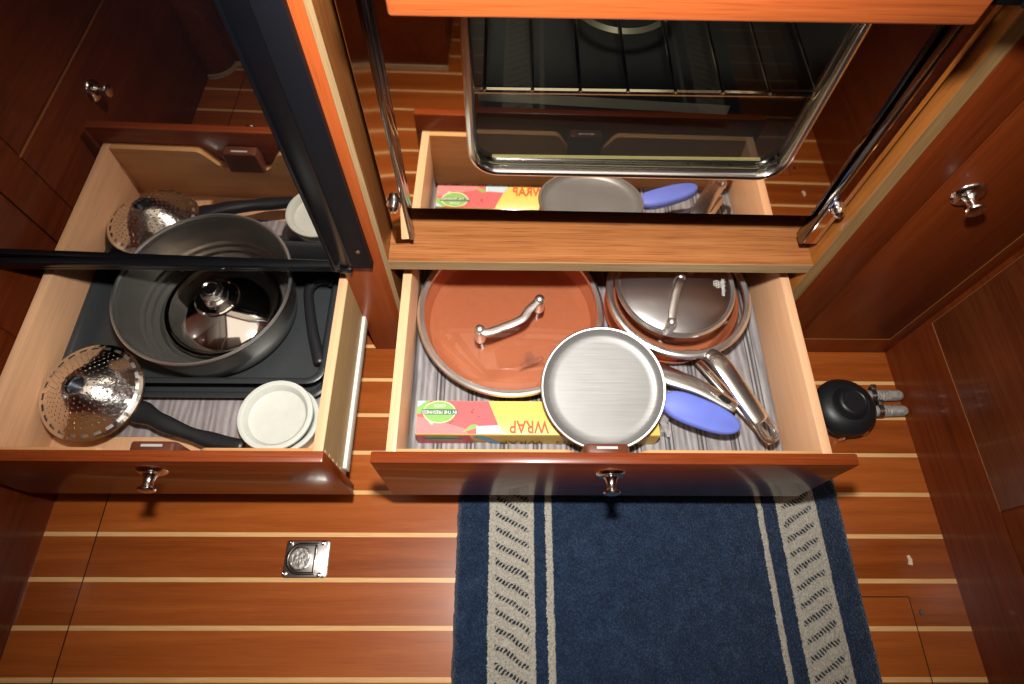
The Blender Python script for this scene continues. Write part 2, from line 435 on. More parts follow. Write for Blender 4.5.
put('front_post', b, M_post, cab)
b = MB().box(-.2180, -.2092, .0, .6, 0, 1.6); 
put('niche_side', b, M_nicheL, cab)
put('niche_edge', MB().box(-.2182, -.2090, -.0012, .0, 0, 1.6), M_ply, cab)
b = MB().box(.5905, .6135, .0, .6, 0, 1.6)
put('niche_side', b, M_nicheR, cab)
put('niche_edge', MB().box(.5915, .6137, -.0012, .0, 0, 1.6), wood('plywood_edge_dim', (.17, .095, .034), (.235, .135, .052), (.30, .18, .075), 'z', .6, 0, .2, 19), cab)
put('ledge', MB().box(-.2088, .5900, .0, .6, .3470, .3725), M_ledge, cab)
put('ledge_edge', MB().box(-.2088, .5900, -.0012, .0, .3470, .3725), wood('plywood_edge_long', (.22, .14, .065), (.30, .20, .10), (.38, .26, .14), 'x', .6, 0, .2, 9), cab)
put('face_stile', MB().box(.6137, .6885, .0, .02, .0, 1.6, .001).box(.6885, .945, .0005, .02, .0, .0685, .001).box(.9145, .945, .0, .02, .0685, 1.6, .001), M_red, cab, smooth=30)
dr = put('cabinet_door', MB().box(.6908, .9122, .0, .018, .0715, 1.5, .0015), M_red, cab, smooth=30)
put('carcass', MB().box(-.95, .945, .62, .64, 0, 1.6).box(-.95, .945, .02, .64, 1.6, 1.62).box(.6885, .945, .03, .05, 0, 1.6), M_dark, cab)
put('upper_panel', MB().box(-.95, .945, .0, .02, 1.62, ZC), M_red, cab)

def knob_mb(x, y, z, n=(0, -1, 0), k=1.0):
    # push-button knob: rosette, tapered neck, flared head, built along -y then turned to n
    prof = [(0, 0), (.024, 0), (.0255, .002), (.024, .005), (.0185, .008), (.013, .0095), (.0098, .014), (.0082, .022), (.0088, .028), (.0135, .0315), (.0150, .034), (.0140, .0365), (.009, .0385), (0, .039)]
    b = bmesh.new(); t = MB(); t.lathe([(r * k, h * k) for r, h in prof], n=36)
    q = Vector((0, 0, 1)).rotation_difference(Vector(n)).to_matrix()
    t2 = MB(); t2.merge(t.bm, lambda c: q @ c + Vector((x, y, z))); return t2
put('knob', knob_mb(.742, 0, .575), M_chrome, dr)
M_line = plain('veneer_line', (.30, .115, .035), .5)
put('door_edge', MB().box(.9117, .9127, -.0006, .001, .0715, 1.5).box(.6908, .9127, -.0006, .001, .0705, .0715), M_line, cab, smooth=0)
put('trim_3', MB().box(XL - .001, XL + .0006, -.785, -.2, .4125, .4165), M_line, kind='structure', smooth=0)
put('trim_2', MB().box(XR - .0004, XR + .001, -.415, -.0115, .1726, .1736).box(XR - .0004, XR + .001, -.0125, -.0115, .1736, 1.5), M_line, kind='structure', smooth=0)
# knob of the left-hand locker door
kl = put('door_knob', knob_mb(XL, -.4735, .338, (1, 0, 0)), M_chrome, d2o, smooth=35)

def drawer(x0, x1, fx0, fx1, kx, nx0, nx1, label, kz, cx):
    zb, zt, yf, ybk = .128, .300, -.3552, .30
    t = .0175
    b = MB()
    for a in (x0, x1 - t): b.box(a, a + t, yf, ybk, zb, zt, .0008)
    b.box(x0 + t, x1 - t, ybk - t, ybk, zb, zt - .02); b.box(x0 + t, x1 - t, yf + .01, ybk - t, zb + .008, .150)
    d = put('drawer', b, M_box, cab, label, smooth=30)
    pr = [(x0 + t, .150), (x1 - t, .150), (x1 - t, zt)]
    def side(p, sg): return [(p + sg * .05 * i / 10, zt - .05 * (.5 - .5 * math.cos(PI * i / 10))) for i in range(11)]
    pr += side(nx1, -1) + side(nx0, 1)[::-1] + [(x0 + t, zt)]
    put('inner_front_board', MB().prism(pr, yf, yf + .017), M_boxx, d, smooth=30)
    put('drawer_front', MB().box(fx0, fx1, -.3755, yf - .0002, .115, .345, .003), M_redx, d, smooth=30)
    put('knob', knob_mb(kx, -.3755, kz), M_chrome, d)
    c = MB()
    c.loft([rr(cx, -.3410, .040, .0135, .005, .252), rr(cx, -.3410, .040, .0135, .005, .296), rr(cx, -.3410, .036, .0120, .004, .3055), rr(cx, -.3410, .032, .0100, .004, .3075)])
    put('catch', c, M_catch, d)
    put('slot', MB().box(cx - .018, cx + .018, -.3390, -.3345, .3070, .3084), M_grey, d)
    put('slide', MB().box(x1 - .0005, x1 + .007, -.335, .3, .131, .160, .001), M_slide, d)
    put('slide', MB().box(x0 - .007, x0 + .0005, -.335, .3, .131, .160, .001), M_slide, d)
    return d
dR = drawer(-.193, .5790, -.2085, .5945, .1923, .115, .265, 'long open drawer holding copper pans', .292, .187)
dL = drawer(-.897, -.3005, -.914, -.2845, -.5804, -.690, -.498, 'open drawer with strainer and steel pot', .300, -.588)
put('outer_side', MB().box(-.3003, -.2997, -.3450, .3, .1615, .2992), M_olive, dL)
b = MB()
for i in range(5): b.prism([(-.3545, .166 + i * .027), (-.3375, .169 + i * .027), (-.3375, .181 + i * .027), (-.3545, .184 + i * .027)], -.2997, -.2990, 'yz')
put('dovetail', b, M_box, dL, smooth=0)

# ------------------------------------------------------------------ glass-fronted appliance over the left drawer
def yA(x, z): return -.0187 + math.tan(math.radians(-.986)) * (x - .2) - math.tan(math.radians(.29)) * (z - .45)
ap = thing('built_in_appliance', 'black glass-fronted built-in appliance over the left drawer, mirroring it', 'appliance', (-.6, 0, .372))
b = MB(); x0, x1, z0, z1 = -1.2, -.303, .368, 1.6
b.loft([[(x0, yA(x0, z0), z0), (x1, yA(x1, z0), z0), (x1, yA(x1, z1), z1), (x0, yA(x0, z1), z1)], [(x0, .01, z0), (x1, .01, z0), (x1, .01, z1), (x0, .01, z1)]])
put('glass_panel', b, M_bglass, ap, smooth=0)
b = MB().box(-.3060, -.2740, -.0125, .0, .360, 1.6, .0015); b.box(-.3110, -.3050, -.0165, -.005, .362, 1.6, .001)
put('frame_side', b, M_frame, ap)
b = MB().box(-.936, -.296, -.0160, -.002, .3640, .3760, .002); b.box(-.936, -.296, -.0140, .0, .3540, .3630, .0015)
put('bottom_rail', b, M_frame, ap)
put('hinge_block', MB().box(-.304, -.276, -.017, -.002, .353, .366, .003), M_frame, ap)
tp = put('trim_plate', MB().box(-.2735, -.2365, -.014, .0, .3670, 1.6, .001), M_navy, ap)
put('screw', MB().lathe([(0, -.0005), (.0040, -.0005), (.0036, -.0018), (.0015, -.0022), (0, -.0012)], (-.2530, -.0138, .4200), 20, 'y'), steel('screw_head', (.40, .30, .22), .3), tp)
put('body', MB().box(-.936, -.222, .02, .6, .372, 1.6), M_dark, ap)

# ------------------------------------------------------------------ oven
def yO(x, z): return .035 + math.tan(math.radians(-.6)) * (x - .2) + math.tan(math.radians(1.17)) * (z - .45)
def onO(p, off=0): return (p[0], yO(p[0], p[1]) + off, p[1])
ov = thing('galley_oven', 'polished steel oven with dark glass window above the right drawer', 'oven', (.19, .03, .42))
X0, X1, Z0, Z1 = -.166, .546, .477, 1.35
WX0, WX1, WZ0, WZ1 = -.043, .444, .578, 1.12
def ring2(cx, cz, hx, hz, r): return [(p[0], p[1]) for p in rr(cx, cz, hx, hz, r, 0, 8)]
outer = ring2((X0 + X1) / 2, (Z0 + Z1) / 2, (X1 - X0) / 2, (Z1 - Z0) / 2, .002)
inner = ring2((WX0 + WX1) / 2, (WZ0 + WZ1) / 2, (WX1 - WX0) / 2, (WZ1 - WZ0) / 2, .040)
b = MB(); b.loft([[onO(p, .02) for p in outer], [onO(p, 0) for p in outer], [onO(p, 0) for p in inner], [onO(p, .02) for p in inner]], False, False)
odoor = put('oven_door', b, M_mirror, ov, smooth=30)
b = MB(); L = [Vector(onO(p, -.002)) for p in inner]; b.sweep(L, (.0075, .0130), 12, (0, 1, 0), closed=True)
put('window_frame', b, steel('window_frame_steel', (.88, .86, .84), .17), odoor)
b = MB(); b.poly([onO(p, .006) for p in inner]); put('window_pane', b, M_wglass, odoor, smooth=0)
b = MB(); cz0, cz1 = .50, 1.3
b.poly([(X0, .07, cz0), (X1, .07, cz0), (X1, .55, cz0), (X0, .55, cz0)]); b.poly([(X0, .07, cz1), (X1, .07, cz1), (X1, .55, cz1), (X0, .55, cz1)])
b.poly([(X0, .55, cz0), (X1, .55, cz0), (X1, .55, cz1), (X0, .55, cz1)]); b.poly([(X0, .07, cz0), (X0, .55, cz0), (X0, .55, cz1), (X0, .07, cz1)]); b.poly([(X1, .07, cz0), (X1, .55, cz0), (X1, .55, cz1), (X1, .07, cz1)])
put('cavity', b, plain('oven_enamel', (.014, .015, .018), .35), ov, smooth=0)
b = MB(); zr = .668
b.sweep([(X0 + .02, .11, zr), (X1 - .02, .11, zr)], .006, 10); b.sweep([(X0 + .02, .50, zr), (X1 - .02, .50, zr)], .006, 10)
for i in range(9): b.sweep([(X0 + .07 + i * .072, .105, zr + .004), (X0 + .07 + i * .072, .5, zr + .004)], .003, 8)
put('oven_rack', b, M_chrome, ov)
put('glass_seal', MB().box(WX0 + .03, WX1 - .03, yO(.2, .59) + .012, yO(.2, .59) + .016, .589, .592), plain('pale_seal', (.26, .24, .12), .5), ov)
b = MB(); b.poly([(-.036, .14, .640), (.372, .14, .618), (.372, .14, .599), (-.036, .14, .621)])
put('inner_glass_shelf', b, thin_glass('shelf_glass', (.7, .7, .6), .35, extra=.45), ov, smooth=0)
put('burner_ring', MB().lathe([(.085, .0), (.092, .006), (.085, .012), (.078, .006), (.085, 0)], (.210, .365, .640), 48), plain('burner_iron', (.10, .095, .085), .4, .6), ov)
for sx in (0, 1):
    xa, xb = ((-.1900, -.1650), (.5570, .5820))[sx]
    b = MB(); dy_ = .0014 if sx == 0 else 0
    b.prism([(xa, .0208), (xa + .001, .0200), (xb - .001, .0200 + dy_), (xb, .0208 + dy_), (xb, .06), (xa, .06)], .412, 1.35, 'xy')
    st = put('side_strip', b, M_strip, ov, 'polished steel strip on the %s of the oven door' % ('post side' if sx == 0 else 'cabinet door side'), smooth=30)
    xe = xb if sx == 0 else xa - .007
    put('strip_channel', MB().box(xe, xe + .007, .020, .045, .410, 1.35, .0015), steel('dark_chrome_%s' % ('a' if sx == 0 else 'b'), (.20, .20, .21), .12), st)
    bx = (xa + xb) / 2
    put('bolt', MB().lathe([(0, -.022), (.004, -.0215), (.0085, -.017), (.0095, -.010), (.0095, -.006), (.0125, -.006), (.0125, 0), (0, 0)], (bx, .022, .512), 20, 'y'), M_chrome, st)

# ------------------------------------------------------------------ wooden rail across the top of the picture
gr = thing('grab_rail', 'orange wooden rail crossing in front of the oven window', 'rail', (.19, -.08, .92))
put('rail', MB().box(-.1060, .4620, -.105, -.065, .9300, .975, .004, 3), M_rail, gr)
put('bracket', MB().box(-.140, -.1065, -.095, -.075, .945, .972, .002).box(-.146, -.138, -.10, .03, .945, .972, .002), steel('bracket_steel', (.5, .5, .5), .3), gr)
put('bracket', MB().box(.4625, .500, -.095, -.075, .945, .972, .002).box(.497, .507, -.10, .03, .945, .972, .002), M_frame, gr)

# ------------------------------------------------------------------ rug, floor pull, foot pump
nx, ny = 120, 240
rb = MB(); g = []
for j in range(ny + 1):
    row = []
    for i in range(nx + 1):
        fx, fy = i / nx, j / ny
        x = -.087 + fx * .8235; y = -.305 - fy * 1.6
        ed = min(fx, 1 - fx) * .8235
        z = .006 + .006 * min(1, ed / .008) + random.uniform(-.0012, .0012)
        if i in (0, nx): x += random.uniform(-.0012, .0012)
        row.append(rb.bm.verts.new((x, y, z if i not in (0, nx) else .0005)))
    g.append(row)
for j in range(ny):
    for i in range(nx): rb.face([g[j][i], g[j][i + 1], g[j + 1][i + 1], g[j + 1][i]])
put('rug', rb, M_rug, None, 'navy blue runner rug with cream striped borders on the wooden floor', 'rug', smooth=180)

fp = thing('floor_pull', 'square chrome flush ring pull set into the wooden floor', 'floor latch', (-.392, -.481, 0))
b = MB(); b.loft([rr(-.392, -.481, .0445, .0365, .006, .0), rr(-.392, -.481, .0445, .0365, .006, .003), rr(-.392, -.481, .042, .034, .005, .0045)])
put('plate', b, steel('pull_plate', (.70, .68, .65), .30), fp)
b = MB(); cx, cy = -.402, -.481; L = []
for k in range(17):
    a = PI / 2 + PI * k / 16; L.append((cx + .030 * math.cos(a) * .95, cy + .0285 * math.sin(a), .0048))
L = [(-.372, cy + .0285, .0048)] + L + [(-.372, cy - .0285, .0048)]
b.sweep(L, (.0032, .0022), 8)
put('ring_groove', b, steel('groove_dark', (.22, .21, .20), .2), fp)
b = MB().lathe([(0, .0045), (.023, .0045), (.0235, .0075), (.021, .0085), (.020, .0066), (0, .0070)], (-.404, cy, 0), 40)
put('ring_button', b, steel('pull_button', (.62, .60, .57), .34, wav=.25, wscale=200), fp)
put('hinge_bar', MB().box(-.377, -.371, cy - .028, cy + .028, .0045, .008, .0015), M_chrome, fp)
for (sx, sy) in ((-.043, -.029), (.033, -.031), (.034, .030), (-.037, .031)):
    put('screw', MB().lathe([(0, .0042), (.0052, .0042), (.0046, .0062), (.002, .0068), (0, .0060)], (-.392 + sx * .93, cy + sy, 0), 16), M_chrome, fp)

pc = (.785, -.156)
pu = thing('foot_pump', 'round black rubber foot pump with two grey hoses on the floor', 'pump', (pc[0], pc[1], 0))
M_rub = plain('black_rubber', (.010, .011, .013), .42, 0, 0, .2, 120)
put('base', MB().lathe([(0, 0), (.062, 0), (.066, .004), (.066, .020), (.060, .024), (0, .024)], (*pc, 0), 48), M_rub, pu)
put('diaphragm', MB().lathe([(.0655, .024), (.069, .030), (.0685, .038), (.064, .047), (.055, .055), (.045, .061), (.040, .062), (.0375, .060), (.036, .063), (0, .063)], (*pc, 0), 56), M_rub, pu)
put('button', MB().lathe([(.036, .060), (.0345, .064), (.0325, .072), (.030, .0755), (.026, .077), (.024, .0755), (0, .0755)], (*pc, 0), 40), M_rub, pu)
for a in (-100, -50, 20, 95, 160, 215):
    q = (pc[0] + .068 * math.cos(math.radians(a)), pc[1] + .068 * math.sin(math.radians(a)))
    put('bolt', MB().lathe([(0, 0), (.005, 0), (.005, .012), (.003, .018), (0, .019)], (*q, .006), 12), M_chrome, pu)
k = NT('clear_hose'); o_ = k.obj(); hz = k.noise(k.map(o_, (1, 1, 1)), 160, 2)
k.bsdf(k.ramp(hz, [(.3, (.20, .19, .17)), (.7, (.42, .40, .37))]), .3, 0, k.bump(hz, .3, .001)); M_hose = k.m
for i, (ys, ye) in enumerate(((-.122, -.118), (-.160, -.156))):
    L = spl([(pc[0] + .06, ys, .020), (pc[0] + .10, (ys + ye) / 2, .018), (XR - .012, ye, .0155)], 12)
    b = MB(); b.sweep(L, [.0125 + .0012 * (j % 2) for j in range(len(L))], 14)
    h = put('hose', b, M_hose, pu)
    b = MB(); p = L[6 if i == 0 else 8]
    b.lathe([(.0145, -.006), (.0155, -.006), (.0155, .006), (.0145, .006), (.0145, -.006)], (p.x, p.y, p.z), 24, 'x'); b.box(p.x - .006, p.x + .006, p.y + .010, p.y + .022, p.z + .006, p.z + .018, .001)
    put('clamp', b, steel('clamp_steel', (.35, .33, .30), .35), h)

# ------------------------------------------------------------------ contents of the right drawer
ZF = .1502
b = MB(); P = [(-.1752, ZF + .036), (-.1748, ZF + .006), (-.171, ZF + .0012), (.553, ZF + .0012), (.5590, ZF + .006), (.5605, ZF + .012)]
b.loft([[(x, y, z) for x, z in P] + [(x, y, z - .0008) for x, z in P[::-1]] for y in (-.336, .28)])
put('shelf_liner', b, M_linerR, None, 'grey barnwood patterned liner on the bottom of the right drawer', 'liner', org=(.18, -.02, ZF), smooth=40)
Z1 = ZF + .0016

HA = [(-.0395, -.0845, .262), (-.026, -.0905, .262), (.004, -.078, .259), (.044, -.058, .259), (.058, -.038, .260), (.0800, -.0140, .262)]
HB = [(.3290, -.0880, .305), (.3320, -.070, .307), (.3400, -.036, .311), (.3500, -.006, .312), (.3560, .006, .308), (.3600, .016, .304)]
def pan(name, label, c, R, h, parent_mats, cat='pan', dz=0):
    Z1 = globals()['Z1'] + dz
    t = thing(name, label, cat, (c[0], c[1], Z1))
    prof = [(0, 0), (R * .80, 0), (R * .86, .003), (R * .91, .010), (R * .985, h - .004), (R, h), (R * .985, h + .0012), (R * .97, h - .002), (R * .89, .012), (R * .84, .007), (R * .78, .005), (0, .005)]
    b = MB(); b.lathe(prof[:7], (c[0], c[1], Z1), 80, mi=0); b.lathe(prof[6:], (c[0], c[1], Z1), 80, mi=1)
    put('body', b, parent_mats, t); return t
def glass_lid(name, label, c, R, z, dome, mat_glass, rimw, handle_pts, hr, logo=None, mrim=None):
    t = thing(name, label, 'lid', (c[0], c[1], z))
    b = MB(); r0 = R - rimw
    b.lathe([(r0 - .002, z + .002), (r0, z + .0075), (R - rimw * .45, z + .010), (R - .002, z + .0075), (R, z + .003), (R - .003, z - .0005), (r0, z), (r0 - .002, z + .002)], (c[0], c[1], 0), 96)
    put('rim', b, mrim or M_steel, t)
    def dz(r): return z + .006 + dome * (1 - (r / r0) ** 2) ** .8 if r < r0 else z + .006
    b = MB(); b.lathe([(r0 * k / 14, dz(r0 * k / 14)) for k in range(15)], (c[0], c[1], 0), 72)
    put('glass', b, mat_glass, t)
    b = MB(); P = spl(handle_pts, 8)
    b.sweep(P, [(hr * (1.0 if 4 < i < len(P) - 5 else .9), hr * .45) for i in range(len(P))], 12)
    hd = put('handle', b, M_steel, t)
    for e, f in ((handle_pts[0], handle_pts[1]), (handle_pts[-1], handle_pts[-2])):
        zz = dz(math.hypot(e[0] - c[0], e[1] - c[1])); hh = e[2] - zz
        put('handle_post', MB().lathe([(0, 0), (hr * 1.15, 0), (hr * 1.25, .004), (hr * 1.15, hh * .6), (hr * 1.2, hh), (hr * .95, hh + hr * .6), (hr * .5, hh + hr * .9), (0, hh + hr)], (e[0], e[1], zz), 24), M_steel, hd)
    if logo:
        (lx, ly), rot, size, mt = logo
        def onlid(M):
            def f(v):
                w_ = M @ v; r = math.hypot(w_.x - c[0], w_.y - c[1]); w_.z = dz(r) + .0008; return w_
            return f
        b = MB(); M = Matrix.Translation((lx, ly, 0)) @ Matrix.Rotation(math.radians(rot), 4, 'Z')
        tx = MB().text('Calphalon', size, Matrix.Identity(4), None, 0, size * .03); b.merge(tx.bm, onlid(M @ Matrix.Shear('XY', 4, (.25, 0)) if False else M))
        # ring emblem of small loops beneath the word
        for i in range(6):
            a = 2 * PI * i / 6
            e = MB(); e.lathe([(.0040, 0), (.0028, 0)], (.0055 * math.cos(a) + .0, .0055 * math.sin(a) - size * 1.05, 0), 14); b.merge(e.bm, onlid(M))
        put('logo', b, mt, t, smooth=0)
    return t

panA = pan('copper_frying_pan', 'large copper coloured frying pan under the wide glass lid', (.0225, -.0085), .1960, .050, [M_copperout, M_copper])
P = spl([(.206, -.085, .196), (.262, -.116, .202), (.337, -.1560, .207), (.400, -.1840, .209), (.4619, -.2225, .207)], 7); n_ = len(P)
b = MB(); b.sweep(P, [(.0260 - .0125 * (i / n_) ** 1.3, .004 + .0025 * math.sin(PI * i / n_)) for i in range(n_)], 16)
hA = put('handle', b, steel('handle_bright', (.84, .82, .79), .24), panA)
q = Vector((.4420, -.2095, .2165)); b = MB()
b.poly([q + Vector((.0125 * math.cos(t_) * .8 - .004 * math.sin(t_) * .6, -.0125 * math.cos(t_) * .65 - .004 * math.sin(t_), .0005)) for t_ in [2 * PI * i / 20 for i in range(20)]])
put('hanging_hole', b, M_dark, hA, smooth=0)
glass_lid('glass_lid', 'wide clear glass lid with steel rim on the large copper frying pan', (.0225, -.0085), .1975, Z1 + .0520, .014, M_lidglass, .0140,
          HA, .0090,
          ((.0640, -.1330), 201, .0125, plain('logo_dark', (.13, .04, .02), .5)))
panE = pan('copper_frying_pan', 'copper pan nested beneath the smaller copper pan of the right stack', (.3560, .012), .1330, .040, [M_copperout, M_copper], dz=.0)
P = [Vector((.412, -.115, .184)), Vector((.470, -.196, .182)), Vector((.531, -.286, .178))]
b = MB(); b.sweep(P, [(.010, .004), (.011, .0045), (.0095, .004)], 12); put('handle', b, M_chrome, panE)
panD = pan('copper_sauce_pan', 'smaller copper pan with long steel handle beneath two stacked lids', (.3590, .012), .1385, .0755, [M_copperout, M_copper], dz=.0085)
# handle with a hanging loop
b = MB(); P = spl([(.403, -.1150, .226), (.4165, -.128, .246), (.434, -.158, .255), (.467, -.2165, .247), (.494, -.2600, .238)], 7)
n_ = len(P); b.sweep(P, [(.0120 + .0068 * min(1, i / (n_ * .45)), .0045 + .003 * min(1, i / (n_ * .3))) for i in range(n_)], 14, square=1.3)
a_ = Vector((.494, -.2600, .238)); d_ = (Vector((.517, -.300, .229)) - a_); dl = d_.length; d_.normalize(); s_ = d_.cross(Vector((0, 0, 1))).normalized()
L = []
for i in range(40):
    q = 2 * PI * i / 40; cxx = math.cos(q); sx = math.sin(q)
    L.append(a_ + d_ * (.020 + .0215 * math.copysign(abs(cxx) ** .8, cxx)) + s_ * (.0140 * math.copysign(abs(sx) ** .7, sx)))
b.sweep(L, (.0058, .0066), 10, closed=True)
put('handle', b, steel('handle_steel', (.76, .74, .71), .27), panD)
put('rivet_plate', MB().box(.372, .400, -.1185, -.1065, .200, .226, .003), M_steel, panD)
glass_lid('glass_lid', 'medium glass lid with steel rim laid off centre under the smallest lid', (.3710, .016), .1510, Z1 + .0868, .010, M_lidglass, .0140,
          [(.400, .06, .262), (.395, .08, .264), (.39, .10, .264), (.385, .115, .262)], .005)
glass_lid('glass_lid', 'smallest smoky glass lid topping the lid stack in the right drawer', (.3595, .0225), .1235, Z1 + .1090, .016, M_smoke, .0095,
          HB, .0080,
          ((.4555, .0160), -97, .0125, plain('logo_white', (.62, .60, .56), .5)))

# wrap box
wx0, wx1, wy0, wy1, wz1 = -.1600, .3100, -.2800, -.2110, Z1 + .0505
wb = thing('plastic_wrap_box', 'pink and yellow cling wrap box lying at the front of the right drawer', 'box', (.07, -.27, Z1))
M_pink = plain('print_pink', (.56, .095, .10), .45); M_pinkl = plain('print_pale_pink', (.60, .19, .19), .45); M_yel = plain('print_yellow', (.70, .49, .11), .4); M_yel2 = plain('print_gold', (.62, .40, .03), .4)
M_lb = plain('print_light_blue', (.40, .55, .64), .4); M_bl = plain('print_blue', (.14, .33, .52), .4); M_gr = plain('print_green', (.20, .40, .10), .4); M_gr2 = plain('print_dark_green', (.05, .13, .07), .4)
M_or = plain('print_red', (.72, .09, .03), .4); M_wh = plain('print_white', (.80, .80, .74), .4); M_ink = plain('print_ink', (.08, .035, .02), .5); M_crm = plain('print_cream', (.80, .72, .42), .4)
put('carton', MB().box(wx0, wx1, wy0, wy1, Z1, wz1, .0015), M_yel, wb, smooth=30)
prm = [M_pink, M_pinkl, M_yel, M_yel2, M_lb, M_bl, M_gr, M_gr2, M_or, M_wh, M_ink, M_crm]
b = MB(); e = [.0004]
def top(pts, mi):
    e[0] += .00008; b.poly([(wx0 + p[0], wy0 + p[1], wz1 + e[0]) for p in pts], mi)
def frt(pts, mi):
    e[0] += .00008; b.poly([(wx0 + p[0], wy0 - e[0], Z1 + p[1]) for p in pts], mi)
D = wy1 - wy0
top([(.001, .001), (.166, .001), (.139, D - .001), (.001, D - .001)], 0)
top([(.001, .001), (.102, .001), (.094, .012), (.06, .022), (.03, .03), (.001, .036)], 1)
top([(.02, .044), (.018, .036), (.028, .020), (.034, .020), (.026, .036), (.028, .046)], 11)
top([(.001, .040), (.02, .046), (.024, D - .001), (.001, D - .001)], 6)
top([(.001, D - .014), (.012, D - .006), (.018, D - .001), (.001, D - .001)], 4)
top([(.090, .004), (.116, .012), (.117, .020), (.106, .019)], 6)
top([(.119, .001), (.1705, .001), (.160, .019), (.119, .0165)], 4)
top([(.117, .001), (.120, .001), (.120, .0175), (.117, .0165)], 9)
def ell(cx, cy, rx, ry, f, mi, n=28, cl=None):
    P = [(cx + rx * math.cos(2 * PI * i / n), cy + ry * math.sin(2 * PI * i / n)) for i in range(n)]
    if cl: P = [(p[0], max(cl, p[1])) for p in P]
    f(P, mi)
ell(.044, .045, .0320, .0230, top, 11); ell(.044, .045, .0300, .0215, top, 6)
top([(.010, .0395), (.080, .0395), (.080, .0505), (.010, .0505)], 7)
for (sx, sy) in ((.066, .022), (.070, .025), (.107, .046), (.110, .050), (.108, .043), (.121, .036)): ell(sx, sy, .0018, .0012, top, 10, 8)
Rt = Matrix.Rotation(PI, 4, 'Z')
b.text('IN THE FRESHNESS', .0098, Matrix.Translation((wx0 + .0445, wy0 + .0445, wz1 + .0022)) @ Matrix.Scale(.82, 4, (1, 0, 0)) @ Rt, 9)
b.text('LOCK', .0085, Matrix.Translation((wx0 + .044, wy0 + .0575, wz1 + .0022)) @ Rt, 9)
b.text('WRAP', .0360, Matrix.Translation((wx0 + .2180, wy0 + .0165, wz1 + .0022)) @ Matrix.Scale(.74, 4, (1, 0, 0)) @ Rt, 8, 0, .0005)
b.text('CLING', .0360, Matrix.Translation((wx0 + .3235, wy0 + .0165, wz1 + .0022)) @ Matrix.Scale(.74, 4, (1, 0, 0)) @ Rt, 8, 0, .0005)
H = wz1 - Z1
frt([(.001, .001), (.110, .001), (.104, H - .001), (.001, H - .001)], 0)
ell(.052, H - .016, .036, .015, frt, 6); frt([(.014, H - .024), (.090, H - .024), (.090, H - .014), (.014, H - .014)], 7)
frt([(.108, H - .001), (.150, .001), (.170, .001), (.128, H - .001)], 5)
frt([(.130, H - .001), (.172, .001), (wx1 - wx0 - .001, .001), (wx1 - wx0 - .001, H - .001)], 3)
Rf = Matrix.Rotation(PI / 2, 4, 'X') @ Matrix.Rotation(PI, 4, 'Z')
b.text('WRAP', .030, Matrix.Translation((wx0 + .205, wy0 - .0035, Z1 + H - .036)) @ Rf, 10); b.text('CLING', .030, Matrix.Translation((wx0 + .315, wy0 - .0035, Z1 + H - .036)) @ Rf, 10)
put('printed_label', b, prm, wb, smooth=0)
k = NT('cling_film'); tr = k.n.new('ShaderNodeBsdfTransparent'); df = k.n.new('ShaderNodeBsdfPrincipled'); df.inputs['Base Color'].default_value = (.75, .75, .72, 1); df.inputs['Roughness'].default_value = .25
k.shader_mix(k.add(.35, k.mul(k.noise(k.obj(), 60, 3), .5)), tr.outputs[0], df.outputs[0]); M_film = k.m
b = MB(); rows = []
for j in range(7):
    rows.append([b.bm.verts.new((wx1 + .001 + i * .0052 + .002 * math.sin(j * 2.1 + i), wy0 + .006 + j * .010, Z1 + .055 - .0065 * i + .004 * math.sin(j * 1.7 + i * 1.3))) for i in range(6)])
for j in range(6):
    for i in range(5): b.face([rows[j][i], rows[j][i + 1], rows[j + 1][i + 1], rows[j + 1][i]])
put('film_end', b, M_film, wb, smooth=180)

# small steel skillet leaning from the wrap box up onto the pans, blue grip on its handle
sc_ = Vector((.1985, -.2015, .250)); TM = Matrix.Translation(sc_) @ Matrix.Rotation(math.radians(13.5), 4, 'X')
sp = thing('steel_skillet', 'small brushed steel skillet with blue grip, tilted on the cling wrap box', 'pan', (.198, -.26, .21))
def tl(mb):
    o = MB(); o.merge(mb.bm, lambda c: TM @ c); return o
b = MB(); b.lathe([(0, -.020), (.096, -.020), (.109, -.014), (.1165, -.003), (.1192, .0005), (.1180, .0015), (.1150, .0008), (.1125, -.002), (.1080, -.0075), (.1020, -.0100), (.090, -.0108), (0, -.0112)], (0, 0, 0), 96)
put('body', tl(b), M_disc, sp)
put('rolled_rim', tl(MB().lathe([(.1140, .0000), (.1152, .0022), (.1178, .0026), (.1200, .0006), (.1192, -.0022)], (0, 0, 0), 96)), M_steel, sp)
q0 = TM.inverted() @ Vector((.3280, -.2200, .2270)); q1 = TM.inverted() @ Vector((.4400, -.2660, .2240))
d_ = (q1 - q0); ln = d_.length; d_.normalize(); s_ = Vector((-d_.y, d_.x, 0)).normalized(); mid = (q0 + q1) / 2
loops = []
for (z, g) in ((-.010, .80), (-.007, .95), (.000, 1.0), (.006, .95), (.0095, .78)):
    L = []
    for i in range(48):
        t_ = 2 * PI * i / 48; c_, ss = math.cos(t_), math.sin(t_)
        ux = math.copysign(abs(c_) ** .72, c_)
        L.append(mid + d_ * (ux * (ln / 2 + .018) * (1 - (1 - g) * .3)) + s_ * (ss * .0295 * g * (1.0 - .10 * ux)) + Vector((0, 0, z)))
    loops.append(L)
b = MB(); b.loft(loops); put('grip', tl(b), M_blue, sp, 'blue silicone handle grip', smooth=60)

